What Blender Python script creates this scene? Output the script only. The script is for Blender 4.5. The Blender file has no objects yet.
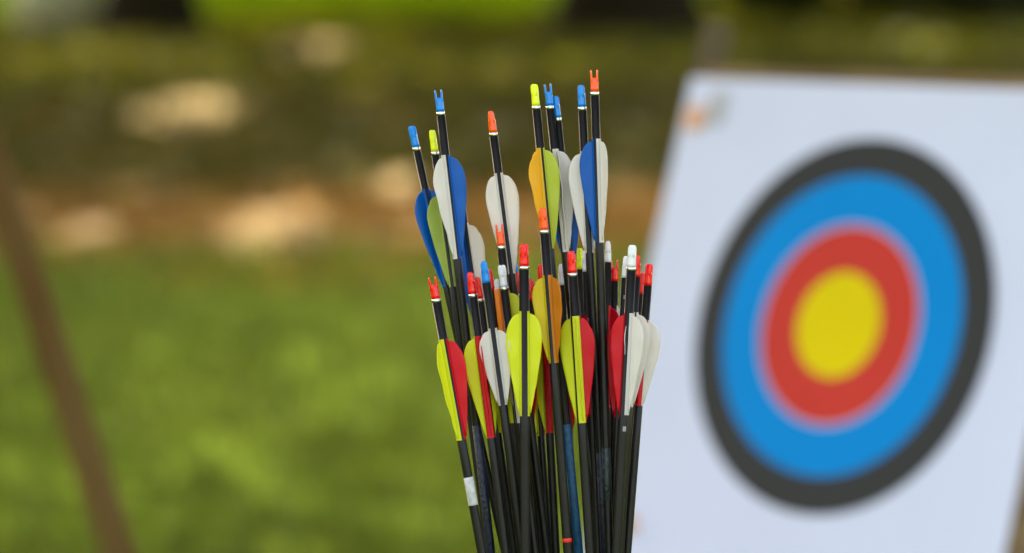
import bpy, bmesh, math, random
from mathutils import Vector, Matrix, noise
import numpy as np
random.seed(7)
rng = np.random.default_rng(11)
R = math.radians
scene = bpy.context.scene
C = scene.collection

# ------------------------------------------------------------------ camera
LENS = 100.0
F = LENS / 36.0 * 1024
W, H = 1024, 553
HC = 1.5
PITCH = math.atan((276.5 + 20) / F)
cam = bpy.data.cameras.new('camera')
camo = bpy.data.objects.new('camera', cam)
C.objects.link(camo)
cam.lens = LENS
cam.sensor_width = 36
cam.clip_start = 0.05
cam.clip_end = 600
camo.location = (0, 0, HC)
camo.rotation_euler = (math.pi / 2 - PITCH, 0, 0)
cam.dof.use_dof = True
cam.dof.focus_distance = 2.066
cam.dof.aperture_fstop = 2.85
scene.camera = camo

# ------------------------------------------------------------------ sky + sun
SUN_EL, SUN_AZ = R(47), R(-24)      # behind the scene, to the left
SDIR = Vector((math.sin(SUN_AZ) * math.cos(SUN_EL), math.cos(SUN_AZ) * math.cos(SUN_EL), math.sin(SUN_EL)))
world = bpy.data.worlds.new('World')
scene.world = world
world.use_nodes = True
nt = world.node_tree
sky = nt.nodes.new('ShaderNodeTexSky')
sky.sky_type = 'NISHITA'
sky.sun_disc = False
sky.sun_elevation = SUN_EL
sky.sun_rotation = SUN_AZ
sky.air_density = 1.0
sky.dust_density = 4.0
sky.ozone_density = 0.0
bg = nt.nodes['Background']
bg.inputs['Strength'].default_value = 0.15
warm = nt.nodes.new('ShaderNodeMix'); warm.data_type = 'RGBA'; warm.blend_type = 'MULTIPLY'
warm.inputs[0].default_value = 1.0; warm.inputs[7].default_value = (1.20, 1.0, .80, 1)     # warm tint multiplied over the sky to take some blue out
nt.links.new(sky.outputs[0], warm.inputs[6]); nt.links.new(warm.outputs[2], bg.inputs['Color'])
sun = bpy.data.lights.new('sun', 'SUN')
sun.energy = 3.2
sun.angle = R(0.5)
sun.color = (1.0, 0.88, 0.70)
suno = bpy.data.objects.new('sun', sun)
C.objects.link(suno)
suno.rotation_euler = SDIR.to_track_quat('Z', 'Y').to_euler()
scene.view_settings.view_transform = 'Standard'
scene.view_settings.look = 'None'
scene.view_settings.gamma = 1
scene.view_settings.exposure = 2.55

# ------------------------------------------------------------------ helpers
FW = Vector((0, math.cos(PITCH), -math.sin(PITCH)))
UP = Vector((0, math.sin(PITCH), math.cos(PITCH)))
RT = Vector((1, 0, 0))
def at(x, y, d):
    """point seen at pixel x, y at depth d"""
    return Vector((0, 0, HC)) + FW * d + RT * ((x - 512) / F * d) - UP * ((y - 276.5) / F * d)

def terrain(Y):
    """the lawn is flat, then a gentle bank rises behind it"""
    def soft(t, s): return s * math.log1p(math.exp(t / s)) if t / s < 30 else t
    return 0.06 * (soft(Y - 15.0, 1.2) - soft(Y - 62.0, 3.0))

def ground_at(x, y):
    o = Vector((0, 0, HC)); d = (at(x, y, 1.0) - o)
    t = 2.0
    while t < 90:
        p = o + d * t
        if p.z <= terrain(p.y): break
        t += 0.02
    return p

def lin(r, g, b):
    f = lambda c: (c / 255 / 12.92) if c / 255 <= 0.04045 else ((c / 255 + 0.055) / 1.055) ** 2.4
    return (f(r), f(g), f(b), 1)

MATS = {}
def mat(name, color, rough=0.5, metal=0.0, transl=0.0, var=0.0, vscale=40.0, bump=0.0, bscale=200.0, coat=0.0, spec=0.5, color2=None, stretch=(1, 1, 1), sss=0.0):
    if name in MATS: return MATS[name]
    m = bpy.data.materials.new(name)
    m.use_nodes = True
    n, l = m.node_tree.nodes, m.node_tree.links
    p = n['Principled BSDF']
    p.inputs['Base Color'].default_value = color
    p.inputs['Roughness'].default_value = rough
    p.inputs['Metallic'].default_value = metal
    p.inputs['Coat Weight'].default_value = coat
    p.inputs['Specular IOR Level'].default_value = spec
    if sss:
        p.inputs['Subsurface Weight'].default_value = sss
        p.inputs['Subsurface Radius'].default_value = (1, 1, 1)
        p.inputs['Subsurface Scale'].default_value = 0.002
    tc = n.new('ShaderNodeTexCoord')
    mp = n.new('ShaderNodeMapping'); mp.inputs['Scale'].default_value = stretch
    l.new(tc.outputs['Object'], mp.inputs[0])
    csock = None
    if var or color2:
        nz = n.new('ShaderNodeTexNoise'); nz.inputs['Scale'].default_value = vscale
        nz.inputs['Detail'].default_value = 6
        l.new(mp.outputs[0], nz.inputs['Vector'])
        rp = n.new('ShaderNodeValToRGB')
        c2 = color2 or tuple(min(1, c * (1 + var)) for c in color[:3]) + (1,)
        c1 = color if color2 else tuple(c * (1 - var) for c in color[:3]) + (1,)
        rp.color_ramp.elements[0].position = 0.36; rp.color_ramp.elements[0].color = c1
        rp.color_ramp.elements[1].position = 0.64; rp.color_ramp.elements[1].color = c2
        l.new(nz.outputs['Fac'], rp.inputs[0])
        csock = rp.outputs[0]
        l.new(csock, p.inputs['Base Color'])
    if bump:
        nb = n.new('ShaderNodeTexNoise'); nb.inputs['Scale'].default_value = bscale
        nb.inputs['Detail'].default_value = 4
        l.new(mp.outputs[0], nb.inputs['Vector'])
        b = n.new('ShaderNodeBump'); b.inputs['Strength'].default_value = bump; b.inputs['Distance'].default_value = 0.002
        l.new(nb.outputs['Fac'], b.inputs['Height']); l.new(b.outputs[0], p.inputs['Normal'])
    if transl:
        t = n.new('ShaderNodeBsdfTranslucent'); t.inputs[0].default_value = color
        if csock: l.new(csock, t.inputs[0])
        mx = n.new('ShaderNodeMixShader'); mx.inputs[0].default_value = transl
        l.new(p.outputs[0], mx.inputs[1]); l.new(t.outputs[0], mx.inputs[2])
        l.new(mx.outputs[0], n['Material Output'].inputs[0])
    MATS[name] = m
    return m

def tag(o, label=None, cat=None, group=None, kind=None):
    if label: o['label'] = label
    if cat: o['category'] = cat
    if group: o['group'] = group
    if kind: o['kind'] = kind
    return o

def link(name, me, material=None, parent=None, smooth=True):
    if isinstance(me, bmesh.types.BMesh):
        bm = me; me = bpy.data.meshes.new(name); bm.to_mesh(me); bm.free()
        if smooth:
            for p in me.polygons: p.use_smooth = True
    if material and not me.materials: me.materials.append(material)
    o = bpy.data.objects.new(name, me); C.objects.link(o)
    if parent: o.parent = parent
    return o

def empty(name, loc=(0, 0, 0), rot=None):
    o = bpy.data.objects.new(name, None); C.objects.link(o)
    o.location = loc; o.empty_display_size = 0.05
    if rot: o.rotation_euler = rot
    return o

def loft(bm, rings, cap=True):
    """rings: list of lists of points"""
    vs = [[bm.verts.new(p) for p in r] for r in rings]
    n = len(vs[0])
    for a, b in zip(vs, vs[1:]):
        for i in range(n):
            bm.faces.new((a[i], a[(i + 1) % n], b[(i + 1) % n], b[i]))
    if cap:
        bm.faces.new(list(reversed(vs[0]))); bm.faces.new(vs[-1])
    return vs

def lathe(bm, prof, seg=20, c=(0, 0)):
    loft(bm, [[(c[0] + r * math.cos(2 * math.pi * k / seg), c[1] + r * math.sin(2 * math.pi * k / seg), z) for k in range(seg)] for r, z in prof])

def tube(bm, pts, radii, seg=12, wob=0.0):
    rs = []
    pts = [Vector(p) for p in pts]
    for i, p in enumerate(pts):
        d = (pts[min(i + 1, len(pts) - 1)] - pts[max(i - 1, 0)]).normalized()
        a = d.cross(Vector((0.13, 1, 0.07))).normalized(); b = d.cross(a)
        rs.append([p + (a * math.cos(t) + b * math.sin(t)) * radii[i] * (1 + wob * noise.noise(Vector((math.cos(t) * 1.5, math.sin(t) * 1.5, i * 0.5 + p.x))))
                   for t in [2 * math.pi * k / seg for k in range(seg)]])
    loft(bm, rs)

def box(bm, mn, mx, M=None, bev=0.0):
    r = bmesh.ops.create_cube(bm, size=1)
    vs = r['verts']
    for v in vs:
        v.co = Vector([mn[i] + (v.co[i] + 0.5) * (mx[i] - mn[i]) for i in range(3)])
        if M: v.co = M @ v.co
    if bev:
        es = list({e for v in vs for e in v.link_edges})
        bmesh.ops.bevel(bm, geom=es, offset=bev, segments=2, affect='EDGES', clamp_overlap=True)

# ------------------------------------------------------------------ ground
def ground_material():
    m = bpy.data.materials.new('ground'); m.use_nodes = True
    n, l = m.node_tree.nodes, m.node_tree.links
    p = n['Principled BSDF']; p.inputs['Roughness'].default_value = 0.9; p.inputs['Specular IOR Level'].default_value = 0.0
    tc = n.new('ShaderNodeTexCoord'); sep = n.new('ShaderNodeSeparateXYZ'); l.new(tc.outputs['Object'], sep.inputs[0])
    def nz(scale, detail=4, sx=1.0, sy=1.0):
        mp = n.new('ShaderNodeMapping'); mp.inputs['Scale'].default_value = (sx, sy, 1)
        l.new(tc.outputs['Object'], mp.inputs[0])
        t = n.new('ShaderNodeTexNoise'); t.inputs['Scale'].default_value = scale; t.inputs['Detail'].default_value = detail
        l.new(mp.outputs[0], t.inputs['Vector']); return t.outputs['Fac']
    def ramp(s, c1, c2, a=0.38, b=0.62):
        r = n.new('ShaderNodeValToRGB'); r.color_ramp.elements[0].position = a; r.color_ramp.elements[1].position = b
        r.color_ramp.elements[0].color = c1; r.color_ramp.elements[1].color = c2; l.new(s, r.inputs[0]); return r.outputs[0]
    def mixc(f, a, b):
        x = n.new('ShaderNodeMix'); x.data_type = 'RGBA'; l.new(f, x.inputs[0]); l.new(a, x.inputs[6]); l.new(b, x.inputs[7]); return x.outputs[2]
    def math_(op, a, b=None, clamp=False):
        x = n.new('ShaderNodeMath'); x.operation = op; x.use_clamp = clamp
        for i, s in enumerate((a, b)):
            if s is None: continue
            if isinstance(s, (int, float)): x.inputs[i].default_value = s
            else: l.new(s, x.inputs[i])
        return x.outputs[0]
    def sstep(s, a, b):
        r = n.new('ShaderNodeMapRange'); r.interpolation_type = 'SMOOTHSTEP'
        r.inputs[1].default_value = a; r.inputs[2].default_value = b; l.new(s, r.inputs[0]); return r.outputs[0]
    grass = ramp(nz(1.1, 5, 1, .5), GRASS_A, GRASS_B)
    fine = ramp(nz(25, 4), GRASS_A, GRASS_B)
    grass = mixc(math_('MULTIPLY', sstep(nz(60, 2), .3, .7), .5), grass, fine)
    litter = ramp(nz(6, 5), LITTER_A, LITTER_B)
    earth = ramp(nz(1.6, 5, 1, .6), EARTH_A, EARTH_B)
    far = ramp(nz(.8, 3), FAR_A, FAR_B)
    y = math_('ADD', sep.outputs[1], math_('MULTIPLY', math_('SUBTRACT', nz(.5, 3), .5), 5.0))
    y = math_('ADD', y, math_('MULTIPLY', math_('SUBTRACT', nz(1.9, 4), .5), 4.0))
    y = math_('SUBTRACT', y, math_('MULTIPLY', sep.outputs[0], .3))
    c = mixc(sstep(y, 14.2, 16.2), grass, litter)
    c = mixc(sstep(y, 16.4, 19.0), c, earth)
    c = mixc(sstep(y, 24.5, 27.5), c, ramp(nz(.9, 4, 1, .5), UPPER_A, UPPER_B))
    c = mixc(math_('MULTIPLY', sstep(y, 33.0, 34.6), sstep(sep.outputs[0], 3.6, 2.4)), c, far)
    l.new(c, p.inputs['Base Color'])
    for (px, py, rx, ry) in SUNSPOT_EARTH:      # pale earth under the sun openings, coloured brighter so the sun spots show
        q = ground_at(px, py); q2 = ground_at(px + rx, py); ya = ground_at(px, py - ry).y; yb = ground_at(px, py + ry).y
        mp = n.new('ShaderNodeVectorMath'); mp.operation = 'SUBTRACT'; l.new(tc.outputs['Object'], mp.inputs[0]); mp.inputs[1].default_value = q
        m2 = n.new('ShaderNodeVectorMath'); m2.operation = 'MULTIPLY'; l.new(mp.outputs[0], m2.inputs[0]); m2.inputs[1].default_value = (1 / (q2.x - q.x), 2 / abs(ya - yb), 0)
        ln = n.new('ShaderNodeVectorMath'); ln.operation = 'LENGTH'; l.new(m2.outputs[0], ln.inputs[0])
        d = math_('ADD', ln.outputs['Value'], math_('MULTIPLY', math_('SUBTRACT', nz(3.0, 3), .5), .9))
        e = n.new('ShaderNodeRGB'); e.outputs[0].default_value = SUNSPOT_EARTH_C
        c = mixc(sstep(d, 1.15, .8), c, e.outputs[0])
    l.new(c, p.inputs['Base Color'])
    b = n.new('ShaderNodeBump'); b.inputs['Strength'].default_value = .6; b.inputs['Distance'].default_value = .03
    l.new(nz(30, 5), b.inputs['Height']); l.new(b.outputs[0], p.inputs['Normal'])
    return m
SUNSPOT_EARTH = [(190, 107, 55, 16), (310, 48, 45, 10), (275, 230, 60, 20), (88, 231, 30, 12), (398, 183, 20, 10)]
SUNSPOT_EARTH_C = (.34, .26, .125, 1)
GRASS_A = (.062, .100, .012, 1); GRASS_B = (.090, .130, .016, 1)
LITTER_A = (.13, .060, .006, 1); LITTER_B = (.21, .125, .020, 1)
EARTH_A = (.042, .042, .005, 1); EARTH_B = (.085, .062, .013, 1)
UPPER_A = (.060, .066, .004, 1); UPPER_B = (.17, .17, .008, 1)
FAR_A = (.045, .085, .001, 1); FAR_B = (.075, .12, .002, 1)

bm = bmesh.new()
ys = [-40, -20, -10, -4] + [i * 1.0 for i in range(0, 80)] + [90, 110, 140, 180, 240, 320]
xs = [-160, -90, -50, -30] + [i * 2.0 for i in range(-10, 11)] + [30, 50, 90, 160]
vv = [[bm.verts.new((x, y, terrain(y))) for x in xs] for y in ys]
for j in range(len(ys) - 1):
    for i in range(len(xs) - 1):
        bm.faces.new((vv[j][i], vv[j][i + 1], vv[j + 1][i + 1], vv[j + 1][i]))
g = link('ground', bm, ground_material()); tag(g, 'lawn rising into a bank of earth and dry leaves', 'ground', kind='structure')

def scatter(name, P, size, shape, material, label, cat):
    """many separate small faces as one mesh"""
    n = len(P); k = len(shape)
    a = rng.uniform(0, 2 * np.pi, n); s = size[0] + rng.random(n) * (size[1] - size[0])
    base = np.array(shape)                       # (k,3)
    tilt = rng.uniform(-.5, .5, n)
    V = np.zeros((n, k, 3))
    X = base[None, :, 0] * s[:, None]; Y = base[None, :, 1] * s[:, None]; Z = base[None, :, 2] * s[:, None]
    Z2 = Z + X * np.sin(tilt)[:, None]; Y2 = Y + Z * .5 * np.sin(tilt * 2)[:, None]
    V[:, :, 0] = P[:, None, 0] + X * np.cos(a)[:, None] - Y2 * np.sin(a)[:, None]
    V[:, :, 1] = P[:, None, 1] + X * np.sin(a)[:, None] + Y2 * np.cos(a)[:, None]
    V[:, :, 2] = P[:, None, 2] + Z2
    me = bpy.data.meshes.new(name)
    me.from_pydata(V.reshape(-1, 3).tolist(), [], (np.arange(n * k).reshape(n, k)).tolist())
    me.materials.append(material)
    o = bpy.data.objects.new(name, me); C.objects.link(o)
    return tag(o, label, cat, kind='stuff')

def island_mat(name, c1, c2, transl=.3, rough=.6, c3=None):
    m = bpy.data.materials.new(name); m.use_nodes = True
    n, l = m.node_tree.nodes, m.node_tree.links; p = n['Principled BSDF']; p.inputs['Roughness'].default_value = rough
    p.inputs['Specular IOR Level'].default_value = .25
    ge = n.new('ShaderNodeNewGeometry'); r = n.new('ShaderNodeValToRGB')
    r.color_ramp.elements[0].color = c1; r.color_ramp.elements[1].color = c2
    if c3: e = r.color_ramp.elements.new(.5); e.color = c3
    l.new(ge.outputs['Random Per Island'], r.inputs[0]); l.new(r.outputs[0], p.inputs['Base Color'])
    t = n.new('ShaderNodeBsdfTranslucent'); l.new(r.outputs[0], t.inputs[0])
    x = n.new('ShaderNodeMixShader'); x.inputs[0].default_value = transl
    l.new(p.outputs[0], x.inputs[1]); l.new(t.outputs[0], x.inputs[2]); l.new(x.outputs[0], n['Material Output'].inputs[0])
    return m

def spread(n, y0, y1, pad=1.2, dz=0.0):
    Y = rng.uniform(y0, y1, n); X = rng.uniform(-1, 1, n) * (.2 * Y + pad)
    Z = np.array([terrain(y) for y in Y]) + dz
    return np.stack([X, Y, Z], 1)
scatter('grass', spread(26000, 6.0, 15.6), (.05, .11), [(-.09, 0, 0), (.09, 0, 0), (.03, .22, .95)],
        island_mat('grass_blade', (.070, .108, .008, 1), (.10, .138, .012, 1)), 'short green lawn grass below the leaf covered bank', 'grass')
scatter('leaf_litter', spread(5000, 15.2, 18.3, dz=.015), (.05, .10), [(-.5, 0, 0), (0, -.3, .1), (.5, 0, .02), (0, .3, .12)],
        island_mat('dry_leaf', (.13, .07, .012, 1), (.28, .18, .06, 1), c3=(.22, .10, .012, 1)), 'orange and tan dry leaves lying along the foot of the bank', 'leaves')
scatter('ground_cover', spread(9000, 18.0, 31.0, dz=.01), (.07, .16), [(-.3, 0, 0), (.3, 0, .1), (.1, .4, .5)],
        island_mat('bank_leaf', (.035, .042, .003, 1), (.10, .08, .016, 1), c3=(.055, .065, .004, 1)), 'sparse low plants and dead leaves on the shaded bank', 'ground cover')

# ------------------------------------------------------------------ trees; unseen crowns shaped to throw the dappled light
BARK = mat('bark', (.012, .009, .004, 1), .9, spec=.05, color2=(.026, .019, .009, 1), vscale=9, stretch=(1, 1, .2), bump=1.0, bscale=14)
LEAF = island_mat('tree_leaf', (.035, .07, .012, 1), (.08, .12, .02, 1), transl=.3)
SHRUB = island_mat('shrub_leaf', (.018, .024, .003, 1), (.055, .052, .008, 1), transl=.15)
# sunlit openings on the ground, as the dappled light falls: pixel centre, half width, half height, and share of light let through
GAPS = [
 (160, 112, 11, 6, .95), (188, 104, 12, 7, .95), (214, 108, 12, 7, .95), (232, 100, 8, 5, .7),
 (66, 234, 6, 4, .5), (96, 229, 8, 5, .95), 
 (250, 240, 14, 6, .6), (272, 228, 12, 6, .85), (292, 215, 12, 6, .95), (308, 208, 8, 5, .8), (255, 252, 12, 4, .5),
 (393, 186, 9, 6, .95), (403, 180, 8, 5, .9), (345, 242, 22, 6, .4), (400, 235, 26, 6, .45), (640, 190, 26, 6, .35), (640, 212, 28, 6, .3),
 (150, 215, 22, 4, .3), (180, 205, 15, 4, .3), (350, 165, 16, 5, .3),
 (300, 52, 12, 5, .9), (328, 46, 12, 5, .9), (255, 49, 16, 6, .9), (228, 54, 13, 6, .8), (192, 62, 16, 5, .6), (120, 62, 20, 5, .4), (170, 56, 14, 5, .6), (212, 62, 14, 5, .7), (278, 44, 12, 5, .7), (150, 40, 12, 4, .35), (60, 75, 22, 5, .22),
 (352, 84, 7, 4, .4), (380, 50, 12, 4, .3), (925, 42, 18, 6, .6), (825, 38, 12, 4, .3), (985, 52, 10, 4, .3), (760, 45, 20, 4, .22), (870, 30, 16, 3, .25),
]
_g = random.Random(23)
for _i in range(70):                # faint small flecks of sun all over the bank
    _x, _y = _g.uniform(-20, 700), _g.uniform(38, 262)
    GAPS.append((_x, _y, _g.uniform(5, 15), _g.uniform(2.5, 6), _g.choice([.2, .25, .35, .5])))
GW = []
for (px, py, rx, ry, T) in GAPS:
    c = ground_at(px, py); a = ground_at(px + rx, py); b = ground_at(px, py - ry); b2 = ground_at(px, py + ry)
    GW.append((c.x, c.y, abs(a.x - c.x), max(.10, abs(b.y - b2.y) / 2), T))
GW = [(x, y, ax * 1.45, ay * 1.5, min(.9, T * 1.0)) for x, y, ax, ay, T in GW]
MARG = .08
def light_share(x, y):
    if y > 34: return .26 if x < 3 else .03
    n_ = noise.noise(Vector((x * .45, y * .4, 3.3)))
    if y < 5.6: T = .01
    elif y < 15.2: T = .35 + .08 * n_ - .12 * min(1, max(0, (y - 11.5) / 2.5)) + min(0, (x + .95) * .2) + .12 * math.exp(-((x + .5) / .8) ** 2 - ((y - 9.6) / 1.6) ** 2)
    elif y < 17.5: T = .13 + .14 * n_ + min(0, (x + 1.4) * .12)
    else: T = .07 + .10 * n_
    T = max(.01, T)
    for cx, cy, ax, ay, t in GW:
        if abs(y - cy) > ay + .2: continue
        if ((x - cx) / (ax + MARG)) ** 2 + ((y - cy) / (ay + MARG)) ** 2 < 1: T = max(T, t)
    return min(T, .97)

TREES = [(-3.2, 9.5), (3.9, 10.5), (-5.2, 15.5), (5.6, 17.0), (-7.4, 23.5), (7.6, 24.5), (-2.6, 3.0), (8.5, 33.5), (-9.5, 32.0)]
tg = ground_at(147, 30); tg2 = ground_at(622, 27)
SEEN = [(tg.x, tg.y, .47), (tg2.x, tg2.y, .70)]
ALLT = [(x, y, .22) for x, y in TREES] + SEEN
leafs = [[] for _ in ALLT]
N = 190000
for i in range(N):
    qx = random.uniform(-8.5, 8.5); qy = random.uniform(-3.0, 40.0)
    if qy > 8 and abs(qx) > .24 * qy + 1.5: continue
    T = light_share(qx, qy)
    tau = -math.log(T)
    if random.random() > tau / 4.0: continue
    h = random.uniform(4.6, 7.6) if not 5.6 < qy < 15.2 else random.uniform(9.5, 15.0)
    hz = h - 0.0
    P = Vector((qx, qy, terrain(qy))) + SDIR * (h / SDIR.z)  # leaf set up the sun ray from its ground spot, shaping the dapple
    k = min(range(len(ALLT)), key=lambda k: (ALLT[k][0] - P.x) ** 2 + (ALLT[k][1] - P.y) ** 2)
    leafs[k].append(P)
for k in range(len(ALLT)):          # round each crown off with leaves above, where they shade nothing new
    bx, by, _r = ALLT[k]
    if len(leafs[k]) < 60:
        for q in range(260):
            leafs[k].append(Vector((bx + random.gauss(0, 1.6), by + random.gauss(0, 1.6), terrain(by) + random.uniform(6.0, 9.0))))
TL = ['slim dark trunked tree standing left of the lawn', 'slim dark trunked tree standing right of the lawn behind the target',
      'tree at the left where lawn meets leaf litter', 'tree at the right where lawn meets leaf litter', 'tree on the left of the shaded bank',
      'tree on the right of the shaded bank', 'tree shading the archery stand from the left', 'tree at the top right of the bank', 'tree at the top left of the bank',
      'dark tree trunk at the top left of the bank, blurred', 'widest dark tree trunk at the top of the bank, behind the arrows']
def leaf_mesh(P):
    n = len(P); P = np.array([tuple(p) for p in P])
    a = rng.normal(size=(n, 3)); a /= np.linalg.norm(a, axis=1)[:, None]
    b = rng.normal(size=(n, 3)); b -= (a * b).sum(1)[:, None] * a; b /= np.linalg.norm(b, axis=1)[:, None]
    s = rng.uniform(.10, .155, n)[:, None]
    sh = [(-1, 0), (-.3, -.55), (.6, -.5), (1, .1), (.3, .6), (-.5, .5)]
    V = np.stack([P + a * s * u + b * s * v for u, v in sh], 1)
    me = bpy.data.meshes.new('crown'); me.from_pydata(V.reshape(-1, 3).tolist(), [], np.arange(n * 6).reshape(n, 6).tolist())
    return me
for k, (bx, by, r) in enumerate(ALLT):
    bz = terrain(by)
    t = empty('tree', (bx, by, bz)); tag(t, TL[k], 'tree', 'trees standing round the lawn and on the bank')
    bm = bmesh.new()
    cen = sum(leafs[k], Vector()) / len(leafs[k]); cen = Vector((bx * .4 + cen.x * .6, by * .4 + cen.y * .6, cen.z + .3)) - Vector((bx, by, bz))
    top = Vector((cen.x * .5, cen.y * .5, max(4.0, cen.z * .75)))
    pts = [Vector((0, 0, -.2)), Vector((0, 0, .12)), Vector((0.02, 0, .5)), top * .35, top * .7, top]
    tube(bm, pts, [r * 1.5, r * 1.28, r * 1.05, r * .85, r * .7, r * .5], 18, .25)
    for q in range(9):
        st = top * random.uniform(.55, 1)
        e = (random.choice(leafs[k]) - Vector((bx, by, bz)))
        mid = (st + e) / 2 + Vector((0, 0, .3))
        tube(bm, [st, mid, e], [r * .35, r * .2, r * .06], 7)
    link('trunk', bm, BARK, t)
    link('crown', leaf_mesh([p - Vector((bx, by, bz)) for p in leafs[k]]), LEAF, t)

# dark shrubs added to darken the bank at the top right
for (px, py, w_, h_, lb) in ((770, 12, .75, 1.1, 'added dark green shrub darkening the bank nearest the wide tree trunk'), (905, 14, 1.2, 1.9, 'big added shrub darkening the bank above the middle of the target'),
                             (1010, 20, .9, 1.7, 'added brownish shrub darkening the bank at the top right corner')):
    q = ground_at(px, py); t = empty('shrub', q); tag(t, lb, 'shrub', 'added shrubs that darken the top of the bank')
    P = []
    while len(P) < 700:
        v = Vector((random.uniform(-1, 1), random.uniform(-1, 1), random.uniform(0, 1)))
        if math.hypot(v.x, v.y) ** 2 + (v.z * 1.3 - .5) ** 2 < 1 + .5 * noise.noise(v * 3) - .25: P.append(Vector((v.x * w_, v.y * w_, v.z * h_)))
    link('foliage', leaf_mesh(P), SHRUB, t)
    bm = bmesh.new()
    for k in range(5):
        a = k * 1.26; tube(bm, [(0, 0, -.05), (.2 * w_ * math.cos(a), .2 * w_ * math.sin(a), h_ * .4), (.5 * w_ * math.cos(a), .5 * w_ * math.sin(a), h_ * .8)], [.03, .02, .01], 7)
    link('stem', bm, BARK, t)

# boulder shape added in place of a pale sunlit blur, top left
p = ground_at(62, 24)
bm = bmesh.new(); bmesh.ops.create_icosphere(bm, subdivisions=4, radius=1)
for v in bm.verts:
    d = 1 + .22 * noise.noise(v.co * 1.3) + .05 * noise.noise(v.co * 5)
    v.co = Vector((v.co.x * .55, v.co.y * .4, v.co.z * .42)) * d
o = link('boulder', bm, mat('pale_stand_in', (.38, .37, .20, 1), .85, var=.3, vscale=4, bump=.5, bscale=12)); o.location = (p.x, p.y, p.z + .2)
tag(o, 'boulder shape standing in for a pale sunlit blur left of the dark tree trunk', 'boulder')

# ------------------------------------------------------------------ wooden tripod at the left
D = 4.2
WOOD = mat('weathered_wood', (.11, .056, .014, 1), .8, spec=.1, color2=(.15, .088, .026, 1), vscale=14, stretch=(1, 1, .15), bump=.4, bscale=60)
apex = at(-62, 0, D)
foot = at(266, 995, D); foot.z = 0
tp = empty('wooden_tripod', (foot.x - .6, foot.y, 0)); tag(tp, 'slanting brown wooden pole of a tripod at the left edge over the lawn', 'tripod')
def pole(a, b, r, parent):
    org = Vector(parent.location); bm = bmesh.new(); a = Vector(a) - org; b = Vector(b) - org
    tube(bm, [a.lerp(b, t / 8) for t in range(9)], [r * (1 - .02 * abs(t - 4)) for t in range(9)], 16, .08)
    return link('leg', bm, WOOD, parent)
pole(foot, apex + (apex - foot) * .06, 0.0255, tp)
pole(Vector((apex.x - .75, apex.y - .25, 0)), apex + Vector((.05, .02, .08)), 0.0255, tp)
pole(Vector((apex.x - .35, apex.y + .9, 0)), apex + Vector((.0, -.05, .08)), 0.0255, tp)
bm = bmesh.new(); lathe(bm, [(.055, -.03), (.06, 0), (.055, .03)], 16)
lash = link('lashing', bm, mat('rope', (.25, .18, .09, 1), .9, bump=.6, bscale=90), tp); lash.location = apex - Vector(tp.location)

# ------------------------------------------------------------------ archery target
TH, TA, RB = 0.8409, 0.2987, 0.2640
tc_ = at(838.5, 325.0, 3.9)
nh = Vector((-math.sin(TH), -math.cos(TH), 0))
tu = Vector((math.cos(TH), -math.sin(TH), 0))
tv = Vector((0, 0, 1)) * math.cos(TA) - nh * math.sin(TA)
tn = tu.cross(tv).normalized()          # towards the viewer
if tn.dot(Vector((0, -1, 0))) < 0: tn = -tn
TM = Matrix((( tu.x, tv.x, tn.x), (tu.y, tv.y, tn.y), (tu.z, tv.z, tn.z)))
PL, PR, PT, PB = -.386, .352, .342, -.40
tgt = empty('archery_target'); tgt.matrix_world = Matrix.Translation(tc_) @ TM.to_4x4()
tag(tgt, 'white target face with black, blue, red and yellow rings on a leaning butt', 'archery target')
def disc(r, z, n=96, r2=0.0, t=.0012):
    bm = bmesh.new()
    ro = [(r * math.cos(2 * math.pi * k / n), r * math.sin(2 * math.pi * k / n)) for k in range(n)]
    if r2:
        ri = [(x * r2 / r, y * r2 / r) for x, y in ro]
        a = [bm.verts.new((x, y, z)) for x, y in ro]; b = [bm.verts.new((x, y, z)) for x, y in ri]
        for k in range(n): bm.faces.new((a[k], a[(k + 1) % n], b[(k + 1) % n], b[k]))
    else: bm.faces.new([bm.verts.new((x, y, z)) for x, y in ro])
    return bm
def paper(name, c, v=.03):
    return mat(name, c, .65, var=v, vscale=5, spec=.08)
bm = bmesh.new(); box(bm, (PL, PB, -.004), (PR, PT, 0))
for e in range(5): pass
face = link('paper_face', bm, mat('white_paper', (.69, .725, .91, 1), .7, var=.02, vscale=4, bump=1.0, bscale=3.5), tgt, smooth=False)
ring = [('black_ring', 1.0, .80, paper('ring_black', (.047, .048, .048, 1))), ('blue_ring', .80, .525, paper('ring_blue', (.0, .26, .70, 1))),
        ('red_ring', .525, .281, paper('ring_red', (.62, .050, .035, 1))), ('gold_centre', .281, 0, paper('ring_gold', (.80, .62, .001, 1)))]
for nme, a, b, m in ring:
    link(nme, disc(RB * a, .0012, r2=RB * b), m, face, smooth=False)
ink = mat('ring_line', (.45, .40, .62, 1), .7)
for a in (.525,):
    link('ring_line', disc(RB * (a + .018), .0020, r2=RB * a), ink, face, smooth=False)
bm = bmesh.new(); box(bm, (PL + .004, PB - .02, -.030), (PR + .03, PT + .020, -.0055), bev=.006)
link('butt', bm, mat('straw', (.17, .105, .045, 1), .9, color2=(.27, .18, .085, 1), vscale=30, stretch=(.15, 1, 1), bump=1, bscale=120), tgt, smooth=False)
orange = mat('pin_orange', (.80, .42, .22, 1), .6)
for (a, b, s) in ((PL + .030, PT - .062, 1.0), (PL + .075, PB + .075, .8), (PR - .03, PB + .06, .7), (PR - .03, PT - .05, .7)):
    bm = bmesh.new(); lathe(bm, [(.020 * s, 0.001), (.021 * s, .004), (.014 * s, .009), (.004 * s, .011)], 20)
    o = link('pin', bm, orange, tgt); o.location = (a, b, 0)
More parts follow.
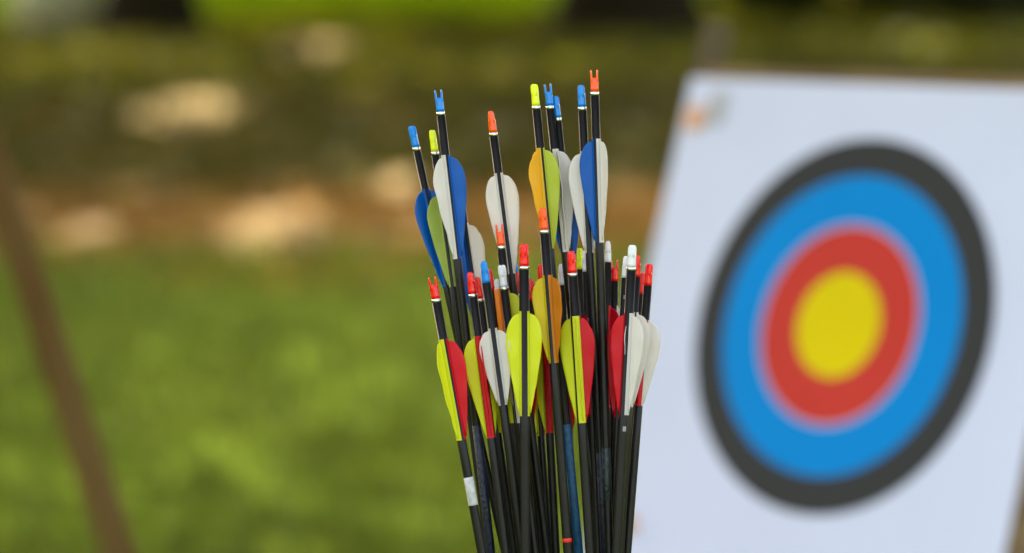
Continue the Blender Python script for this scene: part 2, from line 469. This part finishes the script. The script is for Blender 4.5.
bm = bmesh.new(); box(bm, (PL + .055, PT - .07, .0012), (PL + .085, PT - .02, .003)); link('grey_patch', bm, mat('patch_grey', (.48, .47, .46, 1), .7), tgt, smooth=False)  # small darker grey patch on the paper beside the pin
# easel: three legs and a ledge
es = empty('target_easel', (tc_.x, tc_.y, 0)); tag(es, 'grey brown wooden easel whose post rises above the white target at its top left', 'easel')
EW = mat('easel_wood', (.13, .10, .055, 1), .85, spec=.1, var=.3, vscale=12, stretch=(1, 1, .2), bump=.5, bscale=50)
TW = Matrix.Translation(tc_) @ TM.to_4x4()
inv = Matrix.Translation(-Vector(es.location))
low = -(tc_.z) / tv.z
for a, topv in ((PL - .018, PT + .10), (PR + .02, PT - .08)):
    bm = bmesh.new()
    for k in range(1):
        box(bm, (a - .019, low + .0, -.066), (a + .019, topv, -.033), inv @ TW, bev=.004)
    link('leg', bm, EW, es, smooth=False)
bk = TW @ Vector((0, PT - .10, -.15)); bf = bk - nh * .75; bf.z = 0
bm = bmesh.new(); tube(bm, [bk - Vector(es.location), bf - Vector(es.location)], [.022, .022], 4); link('leg', bm, EW, es, smooth=False)
bm = bmesh.new(); box(bm, (PL, PB - .062, -.165), (PR + .03, PB - .022, .02), inv @ TW, bev=.004); link('ledge', bm, EW, es, smooth=False)
bm = bmesh.new(); box(bm, (PL, PT - .13, -.13), (PR + .03, PT - .07, -.095), inv @ TW, bev=.004); link('crossbar', bm, EW, es, smooth=False)

# ------------------------------------------------------------------ arrows
VC = {'lime': (.80, .84, .016, 1), 'redv': (.74, .003, .018, 1), 'bluev': (.0, .12, .50, 1), 'white': (.82, .765, .69, 1),
      'green_yellow': (.55, .62, .05, 1), 'green_pale': (.44, .54, .09, 1), 'yellow_orange': (.92, .50, .01, 1), 'olive_yellow': (.74, .56, .008, 1),
      'amber': (.64, .21, .006, 1), 'yellowv': (.62, .55, .03, 1)}
NC = {'red': (.90, .006, .004, 1), 'blue': (.0, .23, .72, 1), 'orange': (1.0, .095, .0, 1), 'yellow': (.80, .88, .003, 1), 'white': (.80, .81, .80, 1)}
SHAFT = mat('carbon_shaft', (.0075, .007, .0065, 1), .36, var=.35, vscale=60, stretch=(1, 1, .1), bump=.15, bscale=900, spec=.27)
COLLAR = mat('silver_collar', (.60, .59, .57, 1), .22, metal=1.0, bump=.1, bscale=600)
PPM = 2.08 / F                      # metres per pixel at the bundle
def vane_mat(c):
    m = mat('vane_' + c, VC[c], .38, spec=.35, transl=.30, var=.035, vscale=50, bump=.05, bscale=500, stretch=(1, 1, .35))
    return m
def nock_mat(c): return mat('nock_' + c, NC[c], .18, spec=.4, coat=.1, sss=.15 if c == 'white' else 0, var=.04, vscale=200)

VM = {}
def vane_mesh(c, L, hgt, r, seed):
    key = (c, round(L, 3), round(r, 4), seed)
    if key in VM: return VM[key]
    bm = bmesh.new(); n, mrad = 22, 5; T = .00022
    rs = random.Random(seed + int(L * 1e4))
    bend = rs.uniform(.0008, .0028) * rs.choice((-1, 1)); skew = rs.uniform(-.0006, .0006); wav = rs.uniform(.0001, .0005)
    def hh(t):
        if t < .26: v = math.sqrt(max(0, 1 - ((.26 - t) / .26) ** 2)) * .97 + .03 * (t > 0)
        else:
            s = (t - .26) / .74; v = 1 - .87 * s ** 1.35 - .02 * s
        return max(.03, v) * hgt
    front, back = [], []
    for i in range(n + 1):
        t = (1 - math.cos(math.pi * i / n / 1.0)) / 2 if i < 0 else (i / n) ** 1.25
        z = -L * t; h = hh(t) * (1 - (.07 if (seed * 7 + 11) % n == i and seed else 0) - rs.uniform(0, .008)); fr, bk = [], []
        for j in range(mrad + 1):
            q = j / mrad; x = r + q * h - .0002
            yy = bend * (q * h / hgt) ** 2 + skew * (t - .5) * 2 * (1) + wav * math.sin(t * 19) * q
            tk = T * (1.8 if j == 0 else 1)
            fr.append(bm.verts.new((x, yy - tk, z))); bk.append(bm.verts.new((x, yy + tk, z)))
        front.append(fr); back.append(bk)
    for i in range(n):
        for j in range(mrad):
            bm.faces.new((front[i][j], front[i + 1][j], front[i + 1][j + 1], front[i][j + 1]))
            bm.faces.new((back[i][j], back[i][j + 1], back[i + 1][j + 1], back[i + 1][j]))
        bm.faces.new((front[i][mrad], front[i + 1][mrad], back[i + 1][mrad], back[i][mrad]))
    for i in (0, n):
        for j in range(mrad):
            f = (front[i][j], front[i][j + 1], back[i][j + 1], back[i][j])
            bm.faces.new(f if i == 0 else tuple(reversed(f)))
    # glued foot that wraps onto the shaft
    prof = []
    for z in (0.0015, -L - .002):
        row = []
        for a in (-.82, -.41, 0, .41, .82):
            row.append(((r + .00025) * math.cos(a), (r + .00025) * math.sin(a), z))
        prof.append(row)
    vs = [[bm.verts.new(p) for p in row] for row in prof]
    for k in range(4): bm.faces.new((vs[0][k], vs[1][k], vs[1][k + 1], vs[0][k + 1]))
    bmesh.ops.recalc_face_normals(bm, faces=bm.faces)
    me = bpy.data.meshes.new('vane'); bm.to_mesh(me); bm.free()
    for p in me.polygons: p.use_smooth = True
    me.materials.append(vane_mat(c)); VM[key] = me
    return me

NM = {}
def nock_mesh(c, r):
    key = (c, round(r, 4))
    if key in NM: return NM[key]
    bm = bmesh.new(); L = .0158; k_ = r / .0032 * (1 if r > 0 else 1)
    def sup(cx, rx, ry, z, n=20, e=.75):
        out = []
        for k in range(n):
            a = 2 * math.pi * k / n; ca, sa = math.cos(a), math.sin(a)
            out.append((cx + rx * math.copysign(abs(ca) ** e, ca), ry * math.copysign(abs(sa) ** e, sa), z))
        return out
    # body: from the collar up to the slot floor
    body = [(0, 3.0, 3.0), (2.0, 3.0, 3.0), (4.5, 2.86, 2.9), (6.5, 2.92, 2.9), (8.4, 3.0, 2.88), (9.3, 2.95, 2.6), (10.0, 2.3, 2.35)]
    loft(bm, [sup(0, a * k_ / 1000, b * k_ / 1000, z / 1000, e=.9) for z, a, b in body])
    for s in (-1, 1):               # two prongs with a snap slot between
        pr = [(7.0, 1.9, .9, 2.2), (8.6, 2.05, .93, 2.35), (9.8, 2.1, .9, 2.38), (11.2, 2.15, .84, 2.36), (12.8, 2.2, .8, 2.3), (14.0, 2.26, .76, 2.15), (15.0, 2.32, .64, 1.75), (15.6, 2.34, .44, 1.15), (15.8, 2.34, .15, .5)]
        loft(bm, [sup(s * cx * k_ / 1000, a * k_ / 1000, b * k_ / 1000, z / 1000, e=.85) for z, cx, a, b in pr])
    # index ridge on one side
    loft(bm, [sup(2.6 * k_ / 1000, .55 / 1000, .45 / 1000, z / 1000, 8) for z in (2.2, 6.0, 7.5)])
    bmesh.ops.recalc_face_normals(bm, faces=bm.faces)
    me = bpy.data.meshes.new('nock'); bm.to_mesh(me); bm.free()
    for p in me.polygons: p.use_smooth = True
    me.materials.append(nock_mat(c)); NM[key] = me
    return me

def speckled(name, base, c2):
    return mat(name, base, .35, color2=c2, vscale=420, stretch=(1, 1, .6), bump=.5, bscale=700)
WR = {'white_wrap': ('band', lambda: mat('tape_white', (.62, .61, .60, 1), .5, color2=(.42, .41, .40, 1), vscale=260)), 'red_wrap': ('band', lambda: mat('band_red', (.75, .02, .01, 1), .4)),
      'navy_wrap': ('wrap', lambda: speckled('wrap_navy', (.004, .005, .012, 1), (.008, .014, .050, 1))), 'teal_wrap': ('wrap', lambda: speckled('wrap_teal', (.006, .007, .007, 1), (.010, .030, .034, 1))),
      'blue_wrap': ('wrap', lambda: mat('wrap_blue', (.002, .09, .22, 1), .35, color2=(.003, .035, .09, 1), vscale=350, bump=.3, bscale=600)),
      'orange_wrap': ('wrap', lambda: mat('wrap_orange', (1.0, .25, .002, 1), .4)), 'white_mark': ('marking', lambda: mat('mark_white', (.28, .28, .27, 1), .5))}

SM = {}
ALEN = .745
def shaft_mesh(r):
    key = round(r, 4)
    if key in SM: return SM[key]
    bm = bmesh.new(); lathe(bm, [(r, .02)] + [(r, .02 + (ALEN - .02) * k / 6) for k in range(1, 7)], 24)
    lathe(bm, [(.0004, 0), (r * .7, .008), (r, .0195)], 24)
    me = bpy.data.meshes.new('shaft'); bm.to_mesh(me); bm.free()
    for p in me.polygons: p.use_smooth = len(p.vertices) == 4
    me.materials.append(SHAFT); SM[key] = me
    return me

def make_arrow(row, z0, z1):
    (aid, x0, y0, x1, w, nc, nroll, collar, f0, f1, vanes, wraps, label, rank) = row
    P0 = at(x0, y0, 2.08 + z0 / 1000); P1 = at(x1, 553, 2.08 + z1 / 1000)
    ax = (P0 - P1).normalized(); pxl = (P0 - P1).length / (553 - y0)       # metres along the shaft per pixel row
    r = w * PPM / 2
    NL = .0158 + (.0028 if collar else 0.0)
    tip = P0 - ax * (ALEN + NL)
    vdir = (P0 - Vector((0, 0, HC))).normalized(); yv = (vdir - ax * vdir.dot(ax)).normalized(); xv = yv.cross(ax)
    M = Matrix(((xv.x, yv.x, ax.x), (xv.y, yv.y, ax.y), (xv.z, yv.z, ax.z)))
    e = empty('arrow'); e.matrix_world = Matrix.Translation(tip) @ M.to_4x4()
    tag(e, label, 'arrow', 'arrows standing in one bundle')
    link('shaft', shaft_mesh(r), None, e)
    n = link('nock', nock_mesh(nc, r), None, e); n.location.z = ALEN + NL - .0158; n.rotation_euler.z = R(nroll)
    if collar:
        bm = bmesh.new(); lathe(bm, [(r * .93, 0), (r * 1.01, .0003), (r * 1.01, .0026), (r * .93, .0029)], 24)
        c = link('collar', bm, COLLAR, e); c.location.z = ALEN - .0001
    top = ALEN + NL
    for i, (vc, phi) in enumerate(vanes):
        L = (f1 - f0) * pxl
        v = link('vane', vane_mesh(vc, L, .0098 * (1.0 if L > .065 else .95), r, (rank + i) % 3), None, e)
        v.location.z = top - (f0 - y0) * pxl
        v.rotation_euler.z = R(phi) - math.pi / 2; v.scale.x = 1.0
    for (wn, a, b) in wraps:
        nm, mf = WR[wn]
        za, zb = top - (b - y0) * pxl, top - (a - y0) * pxl
        bm = bmesh.new(); lathe(bm, [(r * 1.0, za), (r * 1.045, za + .0003), (r * 1.045, zb - .0003), (r * 1.0, zb)], 24)
        if wn == 'white_mark':      # small printed patch facing the viewer
            bm.free(); bm = bmesh.new(); rr = r * 1.02
            vs = [[bm.verts.new((rr * math.sin(t), -rr * math.cos(t), z)) for t in (-.1, .25, .6)] for z in (za, zb)]
            for k in range(2): bm.faces.new((vs[0][k], vs[0][k + 1], vs[1][k + 1], vs[1][k]))
        link(nm, bm, mf(), e)
    return e

# pixel layout of every arrow as measured in the photograph
# id: nock-top pixel x,y | x where the shaft leaves the frame (y=553) | shaft width px | nock colour | nock roll | collar |
# fletching start/end y | vanes (colour, angle; 0 = towards viewer, + = right) | wraps (colour, y0, y1) | label | rank
A = [
('a1',432,277,482,9.2,'red',5,1,341,437,[('lime',-42),('redv',78),('redv',195)],[('white_wrap',477,505)],'low leftmost arrow with open red nock and white tape band on its shaft',1),
('a7',524,244,525.5,10.0,'red',72,1,313,413,[('lime',-80),('lime',80),('redv',180)],[],'vertical front arrow with two bright lime vanes under a red nock',0),
('a8',542.5,208,568,9.4,'orange',80,1,277,360,[('olive_yellow',-84),('amber',50),('amber',178)],[('red_wrap',538,542)],'arrow with amber and mustard vanes, orange nock and thin red shaft band',2),
('a9',571,251,590,9.4,'red',74,1,318,420,[('lime',-110),('lime',12),('redv',100)],[],'front arrow with red nock, lime vane at left and wide red vane at right',3),
('a28',632.5,245,617,9.6,'white',75,1,315,412,[('redv',-95),('white',52),('white',150)],[('white_mark',426,431)],'front arrow with white nock, red vane at left and white vane at right',4),
('a4',483.5,261,523,8.6,'blue',85,0,330,402,[('white',-78),('white',75),('white',180)],[],'short arrow with rounded blue nock and two white vanes, lowest blue nock',5),
('a2',470,272,506,8.8,'red',86,1,338,435,[('lime',-100),('redv',2),('lime',118)],[],'low left arrow with rounded red nock, red vane edge on between two lime vanes',6),
('a30',637.5,255,620,8.4,'red',90,0,314,404,[('white',-150),('white',80),('white',-35)],[],'arrow with narrow red nock half hidden behind the white nock at the right',7),
('a31',649.5,264,627,8.6,'red',70,0,322,403,[('white',85),('redv',-8),('white',-130)],[],'rightmost arrow with rounded red nock and a white vane over the target paper',8),
('a10',594,70,609.5,8.6,'orange',0,1,141,240,[('bluev',-82),('white',46),('white',180)],[('teal_wrap',448,500)],'tallest arrow with open orange nock, blue vane at left and white vane at right',9),
('a17',438,90,491,8.4,'blue',5,1,157,256,[('white',-46),('bluev',76),('bluev',195)],[('navy_wrap',425,560)],'tall left arrow with open blue nock, white vane at left and blue vane at right',13),
('a6',501.5,265,535,8.2,'white',58,1,334,420,[('redv',90),('white',-150),('white',10)],[],'arrow with white nock and silver collar in front of the open orange nock',10),
('a12',534,84,579,8.4,'yellow',70,1,150,246,[('yellow_orange',-40),('green_yellow',82),('green_yellow',180)],[('blue_wrap',424,560)],'tall arrow with yellow nock, golden vane at left and yellow green vane at right',14),
('a16',499,224,531,8.2,'orange',5,1,293,370,[('redv',95),('lime',75),('redv',-150)],[],'arrow with open orange nock seen against the two white vanes',15),
('a11',581,85,605.5,8.4,'blue',78,1,153,250,[('white',-88),('white',82),('bluev',180)],[('navy_wrap',452,560)],'tall arrow with rounded blue nock and white vane, just left of the tallest arrow',12),
('a15',490.5,111,547,8.4,'orange',88,1,175,271,[('white',-70),('white',72),('white',180)],[],'tall arrow with rounded orange nock and two broad white vanes',18),
('a13',547.5,84,596,8.2,'blue',3,1,151,249,[('white',95),('white',20),('bluev',-105)],[],'tall arrow with open blue nock and white vane right of the yellow nocked arrow',19),
('a14',555.5,96,601,7.6,'blue',75,1,160,255,[('bluev',80),('bluev',-60),('white',180)],[],'rear arrow with small blue nock close behind the open blue nock, blue vanes',21),
('a18',432,130,489,7.8,'yellow',74,1,195,284,[('green_pale',-80),('green_pale',60),('bluev',170)],[],'left arrow with yellow nock and a pale green vane',20),
('a19',411.5,126,505,8.0,'blue',62,1,191,284,[('bluev',-56),('white',-118),('bluev',75)],[],'leftmost and most slanted arrow with blue nock and blue vane edged in white',24),
('a20',456,164,510,7.8,'blue',60,1,225,320,[('white',88),('bluev',-60),('white',170)],[],'arrow with its nock hidden by a blue vane, one pale grey vane at its right',26),
('a3',477,277,514,7.6,'red',85,1,345,430,[('lime',-90),('lime',60),('redv',180)],[],'rear arrow with narrow collared red nock, just right of a rounded red nock',22),
('a5',489.5,269,519,7.2,'red',90,0,338,430,[('redv',80),('redv',-60),('lime',180)],[],'rear arrow with narrow red nock showing right of the rounded blue one',27),
('a5b',496.5,279,529,7.6,'white',90,0,346,420,[('lime',85),('lime',-40),('redv',180)],[('orange_wrap',289,345)],'arrow with bright orange wrap below a very small white nock',16),
('a21',514,264,538,7.4,'blue',20,0,330,420,[('redv',-80),('lime',60),('lime',180)],[],'rear arrow with blue nock behind the red nock of the vertical lime arrow',29),
('a21b',516.5,272,541,6.4,'red',85,1,330,425,[('yellowv',-60),('redv',70),('redv',180)],[],'thin rear arrow with red nock between the white and the red front nocks',25),
('a22',541,264,556,8.2,'red',75,0,332,430,[('redv',5),('lime',-95),('lime',115)],[],'rear arrow with red nock peeping out left of the upright shaft with amber vanes',23),
('a23',530.5,279,549,8.0,'red',75,0,345,433,[('redv',88),('lime',-70),('lime',180)],[],'rear arrow whose red nock barely shows right of the vertical lime fletched arrow',28),
('a24',561,264,575,7.4,'white',88,0,332,428,[('redv',-8),('lime',-110),('redv',110)],[],'rear arrow with slim white nock left of the red nock above lime and red vanes',30),
('a25',579.5,248,589,7.2,'yellow',70,0,315,410,[('redv',85),('redv',-50),('lime',180)],[],'rear arrow with yellow nock half hidden between dark shafts',31),
('a25b',585,250,598,7.2,'white',88,0,317,412,[('redv',80),('redv',-60),('white',180)],[('white_mark',318,321)],'rear arrow with slim white nock touching the half hidden yellow nock',17),
('a26',608,241,606,7.4,'white',90,0,308,405,[('redv',-85),('redv',60),('white',180)],[],'rear arrow with slim white nock right beside the shaft of the tallest arrow',32),
('a27',614.5,260,613,8.2,'red',0,0,308,402,[('redv',-85),('white',82),('white',180)],[],'rear arrow with open red nock standing right of the tallest arrow shaft',33),
('a29',626,256,611,7.4,'white',85,0,325,415,[('redv',-80),('white',60),('redv',180)],[('white_mark',295,299)],'rear arrow with slim white nock close left of the larger white nock',11),
('a32',643,273,624,7.2,'red',75,0,340,425,[('white',-60),('redv',60),('redv',180)],[],'rear arrow with small red nock tucked left of the rightmost red nock',34),
]
DEPTH = {'a7': (-28.2, -24.2), 'a1': (-26.5, -22.5), 'a8': (-25.1, -22.5), 'a9': (-24.7, -22.5), 'a28': (-24.8, -22.6), 'a4': (-24.7, -17.6), 'a2': (-17.3, -16.3), 'a30': (-17.3, -16.5), 'a31': (-5.0, -9.0), 'a10': (-11.6, -13.4), 'a6': (-12.3, -11.0), 'a29': (-8.1, -8.0), 'a11': (-8.3, -5.0), 'a17': (-7.2, -5.0), 'a12': (-6.9, -5.0), 'a16': (-6.2, -5.2), 'a5b': (-1.3, 0.2), 'a25b': (-0.6, -0.1), 'a15': (2.0, 4.2), 'a13': (1.7, 5.1), 'a18': (3.5, 5.2), 'a14': (6.0, 9.5), 'a3': (7.5, 9.3), 'a22': (9.9, 9.4), 'a19': (11.4, 9.5), 'a21b': (11.8, 9.5), 'a20': (11.1, 14.1), 'a5': (18.0, 15.2), 'a23': (18.0, 15.1), 'a21': (23.4, 17.1), 'a24': (23.5, 17.0), 'a25': (27.8, 20.2), 'a26': (28.0, 20.1), 'a27': (32.4, 22.9), 'a32': (32.0, 22.9)}

for row in A:
    z0, z1 = DEPTH[row[0]]
    make_arrow(row, z0, z1)

# quiver stand that holds the bundle, below the frame
c0 = at(560, 1010, 2.08)
q = empty('quiver_stand', (c0.x, c0.y, 0)); tag(q, 'brown leather quiver on a wooden post holding the bundle of arrows', 'quiver stand')
bm = bmesh.new(); lathe(bm, [(.085, .60), (.09, .62), (.095, .86), (.10, .87), (.092, .87), (.086, .63)], 28)
link('quiver', bm, mat('leather', (.10, .05, .025, 1), .6, var=.3, vscale=20, bump=.4, bscale=80), q)
bm = bmesh.new(); lathe(bm, [(.03, 0), (.03, .60)], 14); link('post', bm, WOOD, q)
bm = bmesh.new(); lathe(bm, [(.20, 0), (.20, .02), (.19, .03)], 28); link('base', bm, WOOD, q)
